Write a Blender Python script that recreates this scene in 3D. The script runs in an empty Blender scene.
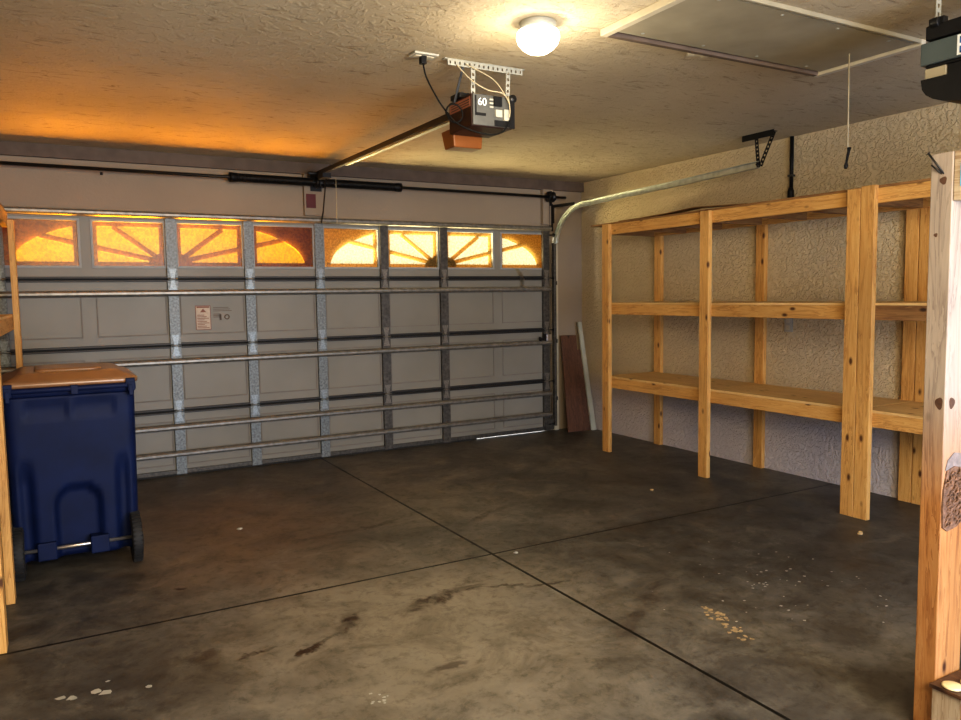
import bpy, bmesh, math, random
from mathutils import Vector, Matrix, noise
random.seed(7)
scene = bpy.context.scene
C = scene.collection

# ------------------------------------------------------------------ materials
MATS = {}
def _new(name):
    m = bpy.data.materials.new(name); m.use_nodes = True
    nt = m.node_tree
    for n in list(nt.nodes): nt.nodes.remove(n)
    out = nt.nodes.new('ShaderNodeOutputMaterial')
    b = nt.nodes.new('ShaderNodeBsdfPrincipled')
    nt.links.new(b.outputs[0], out.inputs[0])
    MATS[name] = m
    return m, nt, b, out
def N(nt, kind, **kw):
    n = nt.nodes.new(kind)
    for k, v in kw.items():
        if k in n.inputs.keys(): n.inputs[k].default_value = v
        else: setattr(n, k, v)
    return n
def ramp(nt, fac, stops):
    r = nt.nodes.new('ShaderNodeValToRGB')
    el = r.color_ramp.elements
    while len(el) < len(stops): el.new(0.5)
    for e, (p, c) in zip(el, stops):
        e.position = p; e.color = (c[0], c[1], c[2], 1)
    nt.links.new(fac, r.inputs[0])
    return r.outputs[0]
def math_(nt, op, a, b=None, c=None):
    n = nt.nodes.new('ShaderNodeMath'); n.operation = op
    for i, v in enumerate((a, b, c)):
        if v is None: continue
        if isinstance(v, (int, float)): n.inputs[i].default_value = v
        else: nt.links.new(v, n.inputs[i])
    return n.outputs[0]
def mixc(nt, fac, a, b, blend='MIX'):
    n = nt.nodes.new('ShaderNodeMix'); n.data_type = 'RGBA'; n.blend_type = blend
    for i, v in ((0, fac), (6, a), (7, b)):
        if isinstance(v, (int, float)): n.inputs[i].default_value = v
        elif isinstance(v, tuple): n.inputs[i].default_value = (v[0], v[1], v[2], 1)
        else: nt.links.new(v, n.inputs[i])
    return n.outputs[2]
def objcoord(nt, scale=(1, 1, 1), rnd=False):
    tc = nt.nodes.new('ShaderNodeTexCoord'); mp = nt.nodes.new('ShaderNodeMapping')
    src = tc.outputs['Object']
    if rnd:
        oi = nt.nodes.new('ShaderNodeObjectInfo')
        v = nt.nodes.new('ShaderNodeVectorMath'); v.operation = 'ADD'
        s = nt.nodes.new('ShaderNodeVectorMath'); s.operation = 'SCALE'; s.inputs['Scale'].default_value = 37.0
        cx = nt.nodes.new('ShaderNodeCombineXYZ')
        for i in range(3): nt.links.new(oi.outputs['Random'], cx.inputs[i])
        nt.links.new(cx.outputs[0], s.inputs[0])
        nt.links.new(src, v.inputs[0]); nt.links.new(s.outputs[0], v.inputs[1]); src = v.outputs[0]
    nt.links.new(src, mp.inputs[0]); mp.inputs['Scale'].default_value = scale
    return mp.outputs[0]
def bump(nt, b, h, strength=.3, dist=.01):
    bp = nt.nodes.new('ShaderNodeBump'); bp.inputs['Strength'].default_value = strength; bp.inputs['Distance'].default_value = dist
    nt.links.new(h, bp.inputs['Height']); nt.links.new(bp.outputs[0], b.inputs['Normal'])

def plain(name, col, rough=.5, metal=0., var=.12, scale=9., bmp=0., spec=.5):
    m, nt, b, o = _new(name)
    v = objcoord(nt)
    n = N(nt, 'ShaderNodeTexNoise', Scale=scale, Detail=4.0); nt.links.new(v, n.inputs['Vector'])
    lo = tuple(c * (1 - var) for c in col); hi = tuple(min(1, c * (1 + var)) for c in col)
    c = ramp(nt, n.outputs[0], [(.3, lo), (.7, hi)])
    nt.links.new(c, b.inputs['Base Color'])
    b.inputs['Roughness'].default_value = rough; b.inputs['Metallic'].default_value = metal
    b.inputs['Specular IOR Level'].default_value = spec
    if bmp: bump(nt, b, n.outputs[0], bmp, .004)
    return m

def wood(name, axis, light, mid, dark, rough=.6):
    m, nt, b, o = _new(name)
    sc = [14, 14, 14]; sc[axis] = 1.1
    v = objcoord(nt, tuple(sc), True)
    n1 = N(nt, 'ShaderNodeTexNoise', Scale=1.6, Detail=5.0, Roughness=.6, Distortion=.6); nt.links.new(v, n1.inputs['Vector'])
    w = math_(nt, 'FRACT', math_(nt, 'MULTIPLY', n1.outputs[0], 7.0))
    g = math_(nt, 'MULTIPLY_ADD', w, .35, math_(nt, 'MULTIPLY', n1.outputs[0], .65))
    col = ramp(nt, g, [(.2, dark), (.45, mid), (.8, light)])
    sk = [10, 10, 10]; sk[axis] = 5.0
    vk = objcoord(nt, tuple(sk), True)
    vo = N(nt, 'ShaderNodeTexVoronoi', Scale=1.0); nt.links.new(vk, vo.inputs['Vector'])
    k = ramp(nt, vo.outputs['Distance'], [(.07, (1, 1, 1)), (.16, (0, 0, 0))])
    col = mixc(nt, k, col, (dark[0] * .28, dark[1] * .22, dark[2] * .2))
    hn = N(nt, 'ShaderNodeTexNoise', Scale=1.3, Detail=2.0); nt.links.new(objcoord(nt, (1, 1, 1), True), hn.inputs['Vector'])
    col = mixc(nt, .5, col, ramp(nt, hn.outputs[0], [(.3, (.55, .5, .45)), (.7, (1, 1, 1))]), 'MULTIPLY')
    nt.links.new(col, b.inputs['Base Color']); b.inputs['Roughness'].default_value = rough
    bump(nt, b, w, .15, .002)
    return m
PL = ((.76, .46, .16), (.66, .36, .105), (.36, .15, .035))
for i, a in enumerate('xyz'): wood('pine_' + a, i, *PL)
for i, a in enumerate('xyz'): wood('darkpine_' + a, i, (.40, .22, .08), (.28, .14, .05), (.14, .06, .025))
wood('greypine_z', 2, (.52, .45, .36), (.44, .36, .27), (.22, .14, .08))
wood('orangepine_z', 2, (.46, .25, .10), (.38, .18, .06), (.20, .07, .02))
wood('plywood', 1, (.84, .60, .28), (.74, .50, .21), (.55, .33, .12))
wood('brownply', 1, (.14, .07, .035), (.09, .045, .025), (.05, .02, .012), .5)
wood('plank_brown', 2, (.17, .085, .05), (.12, .055, .033), (.05, .025, .018))

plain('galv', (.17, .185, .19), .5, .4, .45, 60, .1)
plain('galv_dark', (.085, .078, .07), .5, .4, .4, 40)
plain('lip_dark', (.035, .032, .03), .5, .3)
plain('groove', (.20, .175, .15), .7)
plain('strut_metal', (.24, .225, .20), .42, .6, .25, 25)
plain('track_metal', (.62, .66, .62), .35, .8, .15, 20)
plain('black_metal', (.012, .012, .013), .4, .3, .3, 20)
plain('black_plastic', (.007, .007, .008), .5, 0, .2, 20, 0, .2)
plain('brown_plastic', (.032, .012, .009), .45, 0, .25, 14, 0, .3)
plain('grey_sheet', (.085, .085, .08), .5, .3, .15, 20)
plain('grey_plastic', (.055, .075, .08), .45, 0, .1, 10)
plain('white_metal', (.36, .36, .32), .45, .1, .1, 20)
plain('white_plastic', (.38, .37, .32), .4, 0, .05, 20)
plain('cream_trim', (.50, .45, .34), .55, 0, .08, 12)
plain('brown_trim', (.12, .085, .065), .7, 0, .2, 8)
plain('hatch_panel', (.30, .265, .19), .7, 0, .12, 5)
plain('cord_cream', (.42, .36, .24), .7)
plain('cord_black', (.006, .006, .006), .7, 0, .1, 9, 0, .15)
plain('red_tag', (.10, .012, .015), .6)
plain('paper', (.55, .46, .38), .7, 0, .1, 40)
plain('paper_orange', (.36, .14, .085), .6, 0, .08, 30)
plain('ink', (.06, .045, .04), .7)
plain('ink_red', (.24, .10, .075), .7)
plain('ink_blue', (.02, .10, .32), .5)
plain('label_white', (.7, .74, .78), .5)
plain('bin_blue', (.003, .010, .050), .62, 0, .2, 8, .04, .25)
plain('bin_lid', (.26, .13, .06), .30, 0, .25, 5, .05, .9)  # brown-gold paints the window reflection into the lid colour
plain('tyre', (.014, .014, .015), .7, 0, .2, 20)
plain('wheel_hub', (.05, .055, .06), .5)
plain('steel', (.62, .58, .54), .3, .9)
plain('bark', (.13, .072, .048), .9, 0, .6, 70, .8)
plain('disc_cream', (.72, .62, .36), .45, 0, .05)
plain('blue_film', (.12, .42, .72), .25, 0, .15)
plain('rubber', (.02, .02, .02), .8)
plain('nut_tan', (.48, .32, .14), .7, 0, .3, 60)
plain('paint_white', (.42, .42, .38), .6, 0, .1, 30)
plain('stain_tan', (.40, .30, .17), .7, 0, .3, 60)
plain('driveway', (.42, .42, .42), .8, 0, .1, 2)
plain('pale_strip', (.44, .44, .36), .6)
plain('opener_lens', (.22, .07, .01), .35, 0, .1, 5)

# door skin
m, nt, b, o = _new('door_skin')
n = N(nt, 'ShaderNodeTexNoise', Scale=1.5, Detail=3.0); nt.links.new(objcoord(nt), n.inputs['Vector'])
nt.links.new(ramp(nt, n.outputs[0], [(.3, (.205, .190, .160)), (.7, (.25, .232, .198))]), b.inputs['Base Color'])
b.inputs['Roughness'].default_value = .5
n = N(nt, 'ShaderNodeTexNoise', Scale=180.0, Detail=2.0); nt.links.new(objcoord(nt), n.inputs['Vector']); bump(nt, b, n.outputs[0], .1, .002)

# walls
def low_cool_light(nt, c):  # cool light on the lower wall painted as a pale lilac band
    tz = nt.nodes.new('ShaderNodeTexCoord'); sz_ = nt.nodes.new('ShaderNodeSeparateXYZ'); nt.links.new(tz.outputs['Object'], sz_.inputs[0])
    return mixc(nt, ramp(nt, sz_.outputs[2], [(.40, (.8, .8, .8)), (.62, (0, 0, 0))]), c, (.56, .52, .56))
def stucco(name, lo, hi, scale, strength, dist, rough=.85, tint=None):
    m, nt, b, o = _new(name)
    v = objcoord(nt)
    big = N(nt, 'ShaderNodeTexNoise', Scale=.9, Detail=4.0); nt.links.new(v, big.inputs['Vector'])
    c = ramp(nt, big.outputs[0], [(.3, lo), (.7, hi)])
    if tint is not None: c = tint(nt, c)
    nt.links.new(c, b.inputs['Base Color']); b.inputs['Roughness'].default_value = rough
    b.inputs['Specular IOR Level'].default_value = .25
    n1 = N(nt, 'ShaderNodeTexNoise', Scale=scale, Detail=3.0, Roughness=.55, Distortion=.8); nt.links.new(v, n1.inputs['Vector'])
    n2 = N(nt, 'ShaderNodeTexNoise', Scale=scale * 3.2, Detail=2.0); nt.links.new(v, n2.inputs['Vector'])
    h = ramp(nt, n1.outputs[0], [(.42, (0, 0, 0)), (.56, (1, 1, 1))])
    hh = math_(nt, 'MULTIPLY_ADD', n2.outputs[0], .35, h)
    bump(nt, b, hh, strength, dist)
    return m
stucco('wall_right_mat', (.52, .425, .275), (.63, .52, .345), 34, .8, .008, .85, low_cool_light)
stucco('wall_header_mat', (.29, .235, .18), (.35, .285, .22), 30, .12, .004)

# ceiling: troweled knock-down texture
m, nt, b, o = _new('ceiling_mat')
v = objcoord(nt)
big = N(nt, 'ShaderNodeTexNoise', Scale=.8, Detail=5.0, Roughness=.6); nt.links.new(v, big.inputs['Vector'])
c = ramp(nt, big.outputs[0], [(.3, (.42, .345, .235)), (.7, (.54, .46, .33))])
vs = objcoord(nt, (2.2, 6.5, 3))
st = N(nt, 'ShaderNodeTexNoise', Scale=2.6, Detail=7.0, Roughness=.68, Distortion=1.6); nt.links.new(vs, st.inputs['Vector'])
mk = ramp(nt, st.outputs[0], [(.31, (.42, .36, .3)), (.43, (1, 1, 1))])
c = mixc(nt, .8, c, mk, 'MULTIPLY')
nt.links.new(c, b.inputs['Base Color']); b.inputs['Roughness'].default_value = .85
b.inputs['Specular IOR Level'].default_value = .3
h1 = ramp(nt, st.outputs[0], [(.36, (0, 0, 0)), (.47, (1, 1, 1))])
n2 = N(nt, 'ShaderNodeTexNoise', Scale=26.0, Detail=3.0, Distortion=1.0); nt.links.new(v, n2.inputs['Vector'])
h2 = ramp(nt, n2.outputs[0], [(.5, (0, 0, 0)), (.62, (1, 1, 1))])
hh = math_(nt, 'ADD', math_(nt, 'MULTIPLY', h1, .8), math_(nt, 'MULTIPLY', h2, .5))
bump(nt, b, hh, .55, .010)

# floor: stained concrete with saw-cut joints
XJ, YJ = -.042, -3.045
m, nt, b, o = _new('floor_mat')
tc = nt.nodes.new('ShaderNodeTexCoord'); P = tc.outputs['Object']
sep = nt.nodes.new('ShaderNodeSeparateXYZ'); nt.links.new(P, sep.inputs[0])
X, Y = sep.outputs[0], sep.outputs[1]
def nz(scale, detail=6., rough=.6, dist=0.):
    n = N(nt, 'ShaderNodeTexNoise', Scale=scale, Detail=detail, Roughness=rough, Distortion=dist); nt.links.new(P, n.inputs['Vector']); return n.outputs[0]
a1 = nz(.9, 6, .62, .4); a2 = nz(5., 6, .65, .5); a3 = nz(38., 3, .6)
wn = N(nt, 'ShaderNodeTexNoise', Scale=2.2, Detail=5.0, Roughness=.65); nt.links.new(P, wn.inputs['Vector'])
wsep = nt.nodes.new('ShaderNodeSeparateXYZ'); nt.links.new(wn.outputs['Color'], wsep.inputs[0])
Xw = math_(nt, 'ADD', X, math_(nt, 'MULTIPLY_ADD', wsep.outputs[0], 1.1, -.55))
Yw = math_(nt, 'ADD', Y, math_(nt, 'MULTIPLY_ADD', wsep.outputs[1], 1.1, -.55))
base = ramp(nt, math_(nt, 'MULTIPLY_ADD', a2, .45, math_(nt, 'MULTIPLY', a1, .55)),
            [(.34, (.045, .041, .037)), (.47, (.085, .078, .068)), (.57, (.14, .13, .112)), (.68, (.21, .19, .16))])
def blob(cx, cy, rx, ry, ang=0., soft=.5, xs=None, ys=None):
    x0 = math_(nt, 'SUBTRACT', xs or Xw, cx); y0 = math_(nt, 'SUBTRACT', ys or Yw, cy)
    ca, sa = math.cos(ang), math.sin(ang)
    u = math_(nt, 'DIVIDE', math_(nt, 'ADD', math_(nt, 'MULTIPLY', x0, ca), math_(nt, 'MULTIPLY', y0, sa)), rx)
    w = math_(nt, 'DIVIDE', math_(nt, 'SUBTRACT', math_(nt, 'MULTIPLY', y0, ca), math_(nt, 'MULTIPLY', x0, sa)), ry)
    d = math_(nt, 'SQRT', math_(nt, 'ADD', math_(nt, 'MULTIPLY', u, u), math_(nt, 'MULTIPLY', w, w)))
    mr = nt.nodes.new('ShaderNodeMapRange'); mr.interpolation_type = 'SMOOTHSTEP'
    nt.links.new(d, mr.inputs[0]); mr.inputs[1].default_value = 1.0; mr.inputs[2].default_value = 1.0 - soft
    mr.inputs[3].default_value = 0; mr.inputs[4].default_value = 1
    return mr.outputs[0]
col = base
# broad tone zones: paler middle bays, browner left, darker right
col = mixc(nt, math_(nt, 'MULTIPLY', blob(-.75, -3.7, 1.25, 1.5, 0, .9), .85), col, mixc(nt, a2, (.20, .175, .125), (.36, .315, .235)))
col = mixc(nt, math_(nt, 'MULTIPLY', blob(.1, -1.9, 1.0, .9, .4, .9), .55), col, mixc(nt, a2, (.13, .115, .085), (.26, .225, .165)))
col = mixc(nt, math_(nt, 'MULTIPLY', blob(-1.2, -1.9, 1.0, 1.5, 0, .9), .7), col, mixc(nt, a2, (.13, .080, .045), (.23, .150, .085)))
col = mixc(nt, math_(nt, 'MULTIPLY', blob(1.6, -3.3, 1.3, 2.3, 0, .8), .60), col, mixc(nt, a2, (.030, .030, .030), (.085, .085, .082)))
# dark streaky stains
wf = math_(nt, 'MULTIPLY_ADD', wsep.outputs[0], .34, -.17); wg = math_(nt, 'MULTIPLY_ADD', wsep.outputs[1], .34, -.17)
Xs = math_(nt, 'ADD', X, wf); Ys = math_(nt, 'ADD', Y, wg)
crk = ramp(nt, nz(7., 8, .7, 1.5), [(.44, (1, 1, 1)), (.56, (0, 0, 0))])
for (cx, cy, rx, ry, an, st_) in ((-1.08, -3.50, .17, .06, .9, .95), (-.58, -3.46, .34, .055, .1, .9), (-1.26, -3.62, .13, .03, .5, .9), (-1.44, -3.56, .09, .02, .4, .9),
                              (-1.62, -3.50, .10, .07, 0, .45), (-1.6, -2.65, .05, .02, 0, .7), (-.15, -3.52, .3, .02, -.25, .5), (-.55, -2.2, .5, .04, .2, .45), (.35, -2.35, .4, .05, .5, .35),
                              (-.85, -4.1, .12, .04, .2, .45), (.1, -4.1, .6, .06, .6, .3)):
    f = math_(nt, 'MULTIPLY', math_(nt, 'MULTIPLY', blob(cx, cy, rx, ry, an, .6, Xs, Ys), math_(nt, 'MULTIPLY_ADD', crk, .5, .5)), min(1, st_*1.5))
    col = mixc(nt, f, col, (.030, .013, .007))
# chalky scuffs
scf = ramp(nt, nz(9., 8, .75, 2.), [(.55, (0, 0, 0)), (.72, (1, 1, 1))])
for (cx, cy, rx, ry, st_) in ((1.2, -3.6, .9, 1.1, .28), (1.2, -1.2, 1.1, .5, .25), (-1.9, -2.8, .5, .3, .3)):
    col = mixc(nt, math_(nt, 'MULTIPLY', math_(nt, 'MULTIPLY', blob(cx, cy, rx, ry, 0, .8), scf), st_), col, (.34, .33, .30))
fine = N(nt, 'ShaderNodeTexNoise', Scale=16.0, Detail=9.0, Roughness=.75, Distortion=.3); nt.links.new(P, fine.inputs['Vector'])
col = mixc(nt, 1.0, col, ramp(nt, fine.outputs[0], [(.32, (.55, .53, .50)), (.5, (1, 1, 1)), (.66, (1.0, 1.0, 1.0))]), 'MULTIPLY')
med = N(nt, 'ShaderNodeTexNoise', Scale=3.1, Detail=8.0, Roughness=.72, Distortion=.6); nt.links.new(P, med.inputs['Vector'])
col = mixc(nt, 1.0, col, ramp(nt, med.outputs[0], [(.36, (.62, .60, .58)), (.52, (1, 1, 1))]), 'MULTIPLY')
col = mixc(nt, math_(nt, 'MULTIPLY', ramp(nt, med.outputs[0], [(.56, (0, 0, 0)), (.72, (1, 1, 1))]), .35), col, (.30, .275, .22))
# joints
jw = math_(nt, 'MULTIPLY_ADD', a3, .004, -.002)
jx = math_(nt, 'LESS_THAN', math_(nt, 'ABSOLUTE', math_(nt, 'ADD', math_(nt, 'SUBTRACT', X, XJ), jw)), .0085)
jy = math_(nt, 'LESS_THAN', math_(nt, 'ABSOLUTE', math_(nt, 'ADD', math_(nt, 'SUBTRACT', Y, YJ), jw)), .0080)
jj = math_(nt, 'MAXIMUM', jx, jy)
col = mixc(nt, jj, col, (.002, .002, .002))
nt.links.new(col, b.inputs['Base Color'])
nt.links.new(ramp(nt, a2, [(.3, (.42, .42, .42)), (.7, (.60, .60, .60))]), b.inputs['Roughness'])
b.inputs['Specular IOR Level'].default_value = .45
hf = math_(nt, 'SUBTRACT', math_(nt, 'MULTIPLY', a3, .12), jj)
bump(nt, b, hf, .35, .004)

plain('frame_white', (.30, .31, .31), .5, 0, .1, 20)
plain('hinge_lit', (.24, .27, .285), .45, .5, .3, 80)
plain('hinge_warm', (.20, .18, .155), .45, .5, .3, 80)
plain('knot', (.075, .036, .022), .7, 0, .3, 60)
plain('plastic_scrap', (.20, .17, .17), .3, 0, .3, 60)
wood('greypine_y', 1, (.52, .45, .36), (.44, .36, .27), (.22, .14, .08))
# post: cool light painted grey at the top, warm floor glow orange below
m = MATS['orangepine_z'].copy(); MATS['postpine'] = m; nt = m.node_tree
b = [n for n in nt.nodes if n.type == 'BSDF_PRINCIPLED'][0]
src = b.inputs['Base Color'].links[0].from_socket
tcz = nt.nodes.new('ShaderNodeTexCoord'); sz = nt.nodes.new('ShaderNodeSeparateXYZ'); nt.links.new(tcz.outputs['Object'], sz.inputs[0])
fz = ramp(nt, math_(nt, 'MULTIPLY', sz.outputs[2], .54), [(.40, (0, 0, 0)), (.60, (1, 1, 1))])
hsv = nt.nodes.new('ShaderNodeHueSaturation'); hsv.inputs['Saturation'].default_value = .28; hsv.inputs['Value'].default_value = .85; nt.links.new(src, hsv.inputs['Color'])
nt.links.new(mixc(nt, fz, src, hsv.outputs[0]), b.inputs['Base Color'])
# tinted panes
def pane_mat(name, tint, trans, mott, tint2=None):
    tint2 = tint2 or tint
    m = bpy.data.materials.new(name); m.use_nodes = True; nt = m.node_tree
    for n in list(nt.nodes): nt.nodes.remove(n)
    out = nt.nodes.new('ShaderNodeOutputMaterial')
    v = objcoord(nt, (1, 1, 1), True)
    vo = N(nt, 'ShaderNodeTexNoise', Scale=60.0, Detail=3.0); nt.links.new(v, vo.inputs['Vector'])
    t = ramp(nt, vo.outputs[0], [(.35, tuple(c * mott for c in tint)), (.6, tint)])
    tr = nt.nodes.new('ShaderNodeBsdfTransparent'); tl = nt.nodes.new('ShaderNodeBsdfTranslucent'); gl = nt.nodes.new('ShaderNodeBsdfGlossy')
    gl.inputs['Roughness'].default_value = .3
    nt.links.new(t, tr.inputs[0]); nt.links.new(ramp(nt, vo.outputs[0], [(.35, tuple(c * mott for c in tint2)), (.6, tint2)]), tl.inputs[0])
    mx = nt.nodes.new('ShaderNodeMixShader'); mx.inputs[0].default_value = trans
    nt.links.new(tl.outputs[0], mx.inputs[1]); nt.links.new(tr.outputs[0], mx.inputs[2])
    mx2 = nt.nodes.new('ShaderNodeMixShader'); mx2.inputs[0].default_value = .03
    nt.links.new(mx.outputs[0], mx2.inputs[1]); nt.links.new(gl.outputs[0], mx2.inputs[2])
    nt.links.new(mx2.outputs[0], out.inputs[0]); MATS[name] = m
pane_mat('pane_orange', (1.0, .62, .085), .986, .8, (1.0, .40, .02))
pane_mat('pane_amber', (1.0, .93, .70), .95, .8, (1.0, .60, .14))
pane_mat('film_loose', (.85, .8, .7), .7, .9)
for nm_, mix_, tc_ in (('insert_plastic', .016, (.7, .6, .5)), ('insert_plastic_pale', .22, (.7, .42, .11))):
    m, nt, b, o = _new(nm_)
    b.inputs['Base Color'].default_value = (.16, .14, .12, 1); b.inputs['Roughness'].default_value = .5
    tlc = nt.nodes.new('ShaderNodeBsdfTranslucent'); tlc.inputs[0].default_value = (*tc_, 1)
    mx = nt.nodes.new('ShaderNodeMixShader'); mx.inputs[0].default_value = mix_
    nt.links.new(b.outputs[0], mx.inputs[1]); nt.links.new(tlc.outputs[0], mx.inputs[2]); nt.links.new(mx.outputs[0], o.inputs[0])
# lamp glass
m, nt, b, o = _new('lamp_glass')
b.inputs['Base Color'].default_value = (.9, .88, .8, 1); b.inputs['Emission Color'].default_value = (1, .93, .74, 1); b.inputs['Emission Strength'].default_value = 4

# ------------------------------------------------------------------ geometry helpers
class MB:
    def __init__(s): s.bm = bmesh.new()
    def box(s, x0, x1, y0, y1, z0, z1, mat=None):
        vs = [s.bm.verts.new(p) for p in ((x0,y0,z0),(x1,y0,z0),(x1,y1,z0),(x0,y1,z0),(x0,y0,z1),(x1,y0,z1),(x1,y1,z1),(x0,y1,z1))]
        fs = [s.bm.faces.new([vs[i] for i in f]) for f in ((3,2,1,0),(4,5,6,7),(0,1,5,4),(1,2,6,5),(2,3,7,6),(3,0,4,7))]
        if mat is not None:
            bmesh.ops.transform(s.bm, matrix=mat, verts=vs)
        return vs
    def bar(s, a, b, w, h, up=(0, 0, 1)):
        a = Vector(a); b = Vector(b); d = (b - a); L = d.length; d.normalize()
        u = Vector(up)
        if abs(u.dot(d)) > .95: u = Vector((1, 0, 0))
        r = d.cross(u).normalized(); u = r.cross(d).normalized()
        M = Matrix((r, d, u)).transposed().to_4x4(); M.translation = a
        return s.box(-w/2, w/2, 0, L, -h/2, h/2, M)
    def tube(s, pts, r, seg=10, caps=True, radii=None):
        pts = [Vector(p) for p in pts]; rings = []
        n = len(pts); prev = None
        for i, p in enumerate(pts):
            t = (pts[min(i+1, n-1)] - pts[max(i-1, 0)]).normalized()
            if prev is None:
                u = Vector((0, 0, 1)) if abs(t.z) < .9 else Vector((1, 0, 0))
                u = (u - t * u.dot(t)).normalized()
            else:
                u = (prev - t * prev.dot(t)).normalized()
            prev = u; w = t.cross(u); rr = radii[i] if radii else r
            rings.append([s.bm.verts.new(p + (u * math.cos(2*math.pi*k/seg) + w * math.sin(2*math.pi*k/seg)) * rr) for k in range(seg)])
        for i in range(n-1):
            for k in range(seg):
                f = s.bm.faces.new((rings[i][k], rings[i][(k+1) % seg], rings[i+1][(k+1) % seg], rings[i+1][k])); f.smooth = True
        if caps:
            s.bm.faces.new(rings[0][::-1]); s.bm.faces.new(rings[-1])
    def lathe(s, c, axis, prof, seg=32):
        # prof: list of (radius, offset along axis)
        c = Vector(c); ax = Vector(axis).normalized()
        u = Vector((0, 0, 1)) if abs(ax.z) < .9 else Vector((1, 0, 0)); u = (u - ax*u.dot(ax)).normalized(); w = ax.cross(u)
        rings = []
        for r, h in prof:
            if r < 1e-6: rings.append([s.bm.verts.new(c + ax*h)])
            else: rings.append([s.bm.verts.new(c + ax*h + (u*math.cos(2*math.pi*k/seg) + w*math.sin(2*math.pi*k/seg))*r) for k in range(seg)])
        for A, B in zip(rings, rings[1:]):
            for k in range(seg):
                k2 = (k+1) % seg
                if len(A) == 1 and len(B) == 1: continue
                if len(A) == 1: f = s.bm.faces.new((A[0], B[k2], B[k]))
                elif len(B) == 1: f = s.bm.faces.new((A[k], A[k2], B[0]))
                else: f = s.bm.faces.new((A[k], A[k2], B[k2], B[k]))
                f.smooth = True
    def poly(s, pts, thick=None, d=(0, 1, 0)):
        d = Vector(d)
        a = [s.bm.verts.new(p) for p in pts]
        if thick is None: s.bm.faces.new(a); return
        b = [s.bm.verts.new(Vector(p) + d*thick) for p in pts]
        s.bm.faces.new(a[::-1]); s.bm.faces.new(b)
        n = len(a)
        for i in range(n): s.bm.faces.new((a[i], a[(i+1) % n], b[(i+1) % n], b[i]))
    def build(s, name, mat, parent=None, bevel=0., smooth=False):
        bmesh.ops.recalc_face_normals(s.bm, faces=s.bm.faces)
        if parent is not None:
            L = parent.matrix_world.translation if parent.get('_w') is None else Vector(parent['_w'])
            bmesh.ops.translate(s.bm, verts=s.bm.verts, vec=-L)
        else: L = Vector((0, 0, 0))
        me = bpy.data.meshes.new(name); s.bm.to_mesh(me); s.bm.free()
        o = bpy.data.objects.new(name, me); C.objects.link(o)
        me.materials.append(MATS[mat])
        if smooth:
            for p in me.polygons: p.use_smooth = True
        if parent is not None:
            o.parent = parent
            o['_w'] = tuple(L)
        if bevel:
            bv = o.modifiers.new('edge', 'BEVEL'); bv.width = bevel; bv.segments = 2; bv.limit_method = 'ANGLE'
        return o
def thing(name, label, cat, loc, group=None, kind=None):
    o = bpy.data.objects.new(name, None); C.objects.link(o); o.location = loc; o.empty_display_size = .1
    o['_w'] = tuple(loc); o['label'] = label; o['category'] = cat
    if group: o['group'] = group
    if kind: o['kind'] = kind
    return o
def tag(o, label, cat, group=None, kind=None):
    o['label'] = label; o['category'] = cat
    if group: o['group'] = group
    if kind: o['kind'] = kind
    return o
def solid(mb, name, mat, label, cat, kind=None, bevel=0., group=None, smooth=False):
    # single-mesh thing whose origin sits at its own base
    vs = [v.co.copy() for v in mb.bm.verts]
    L = Vector(((min(v.x for v in vs)+max(v.x for v in vs))/2, (min(v.y for v in vs)+max(v.y for v in vs))/2, min(v.z for v in vs)))
    bmesh.ops.translate(mb.bm, verts=mb.bm.verts, vec=-L)
    o = mb.build(name, mat, None, bevel, smooth); o.location = L
    return tag(o, label, cat, group, kind)

W, H, YB = 2.9, 2.602, -8.4
DX, DH = 2.44, 2.134

# ------------------------------------------------------------------ room shell
def shell(name, mat, label, cat, boxes):
    mb = MB()
    for bx in boxes: mb.box(*bx)
    o = mb.build(name, mat); tag(o, label, cat, None, 'structure'); return o
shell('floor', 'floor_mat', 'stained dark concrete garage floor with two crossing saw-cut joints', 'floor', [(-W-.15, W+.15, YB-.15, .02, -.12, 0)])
shell('ceiling', 'ceiling_mat', 'tan trowel-textured garage ceiling', 'ceiling', [(-W-.15, W+.15, YB-.15, .3, H, H+.12)])
shell('wall_right', 'wall_right_mat', 'beige stucco-textured side wall behind the shelving', 'wall', [(W, W+.15, YB-.15, .3, -.12, H)])
shell('wall_left', 'wall_right_mat', 'beige stucco-textured side wall behind the waste cart', 'wall', [(-W-.15, -W, YB-.15, .3, -.12, H)])
shell('wall_back', 'wall_header_mat', 'grey-tan header wall around the wide garage door', 'wall',
      [(-W, -DX-.03, .03, .18, -.12, H), (DX+.03, W, .03, .18, -.12, H), (-DX-.03, DX+.03, .03, .18, DH-.03, H)])
shell('wall_front', 'wall_right_mat', 'beige wall behind the photographer with an open doorway', 'wall',
      [(-W, -.6, YB-.15, YB, 0, H), (1.4, W, YB-.15, YB, 0, H), (-.6, 1.4, YB-.15, YB, 2.2, H)])
shell('header_strip', 'brown_trim', 'dark brown strip along the top of the header wall under the ceiling', 'trim', [(-W, W, -.012, .03, 2.505, H)])  # plain dark strip across the top of the header wall
shell('trim_2', 'cream_trim', 'pale vertical jamb board beside the right door track', 'trim', [(2.515, 2.565, -.004, .03, 0, 2.03)])
shell('trim_3', 'wall_header_mat', 'narrow vertical backing board behind the cable drum', 'trim', [(2.375, 2.50, -.02, .03, 2.15, 2.505)])
shell('edge_backing', 'brown_trim', 'added dark strips blocking daylight around the garage door edges', 'trim', [(-DX-.06, -DX+.02, .05, .09, 0, DH), (DX-.02, DX+.06, .05, .09, 0, DH), (-DX-.06, DX+.06, .05, .09, DH-.04, DH+.03)])  # added to close daylight leaks at the door edges
mb = MB()
mb.box(-6, 6, .02, 14, -.16, -.015)
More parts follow.
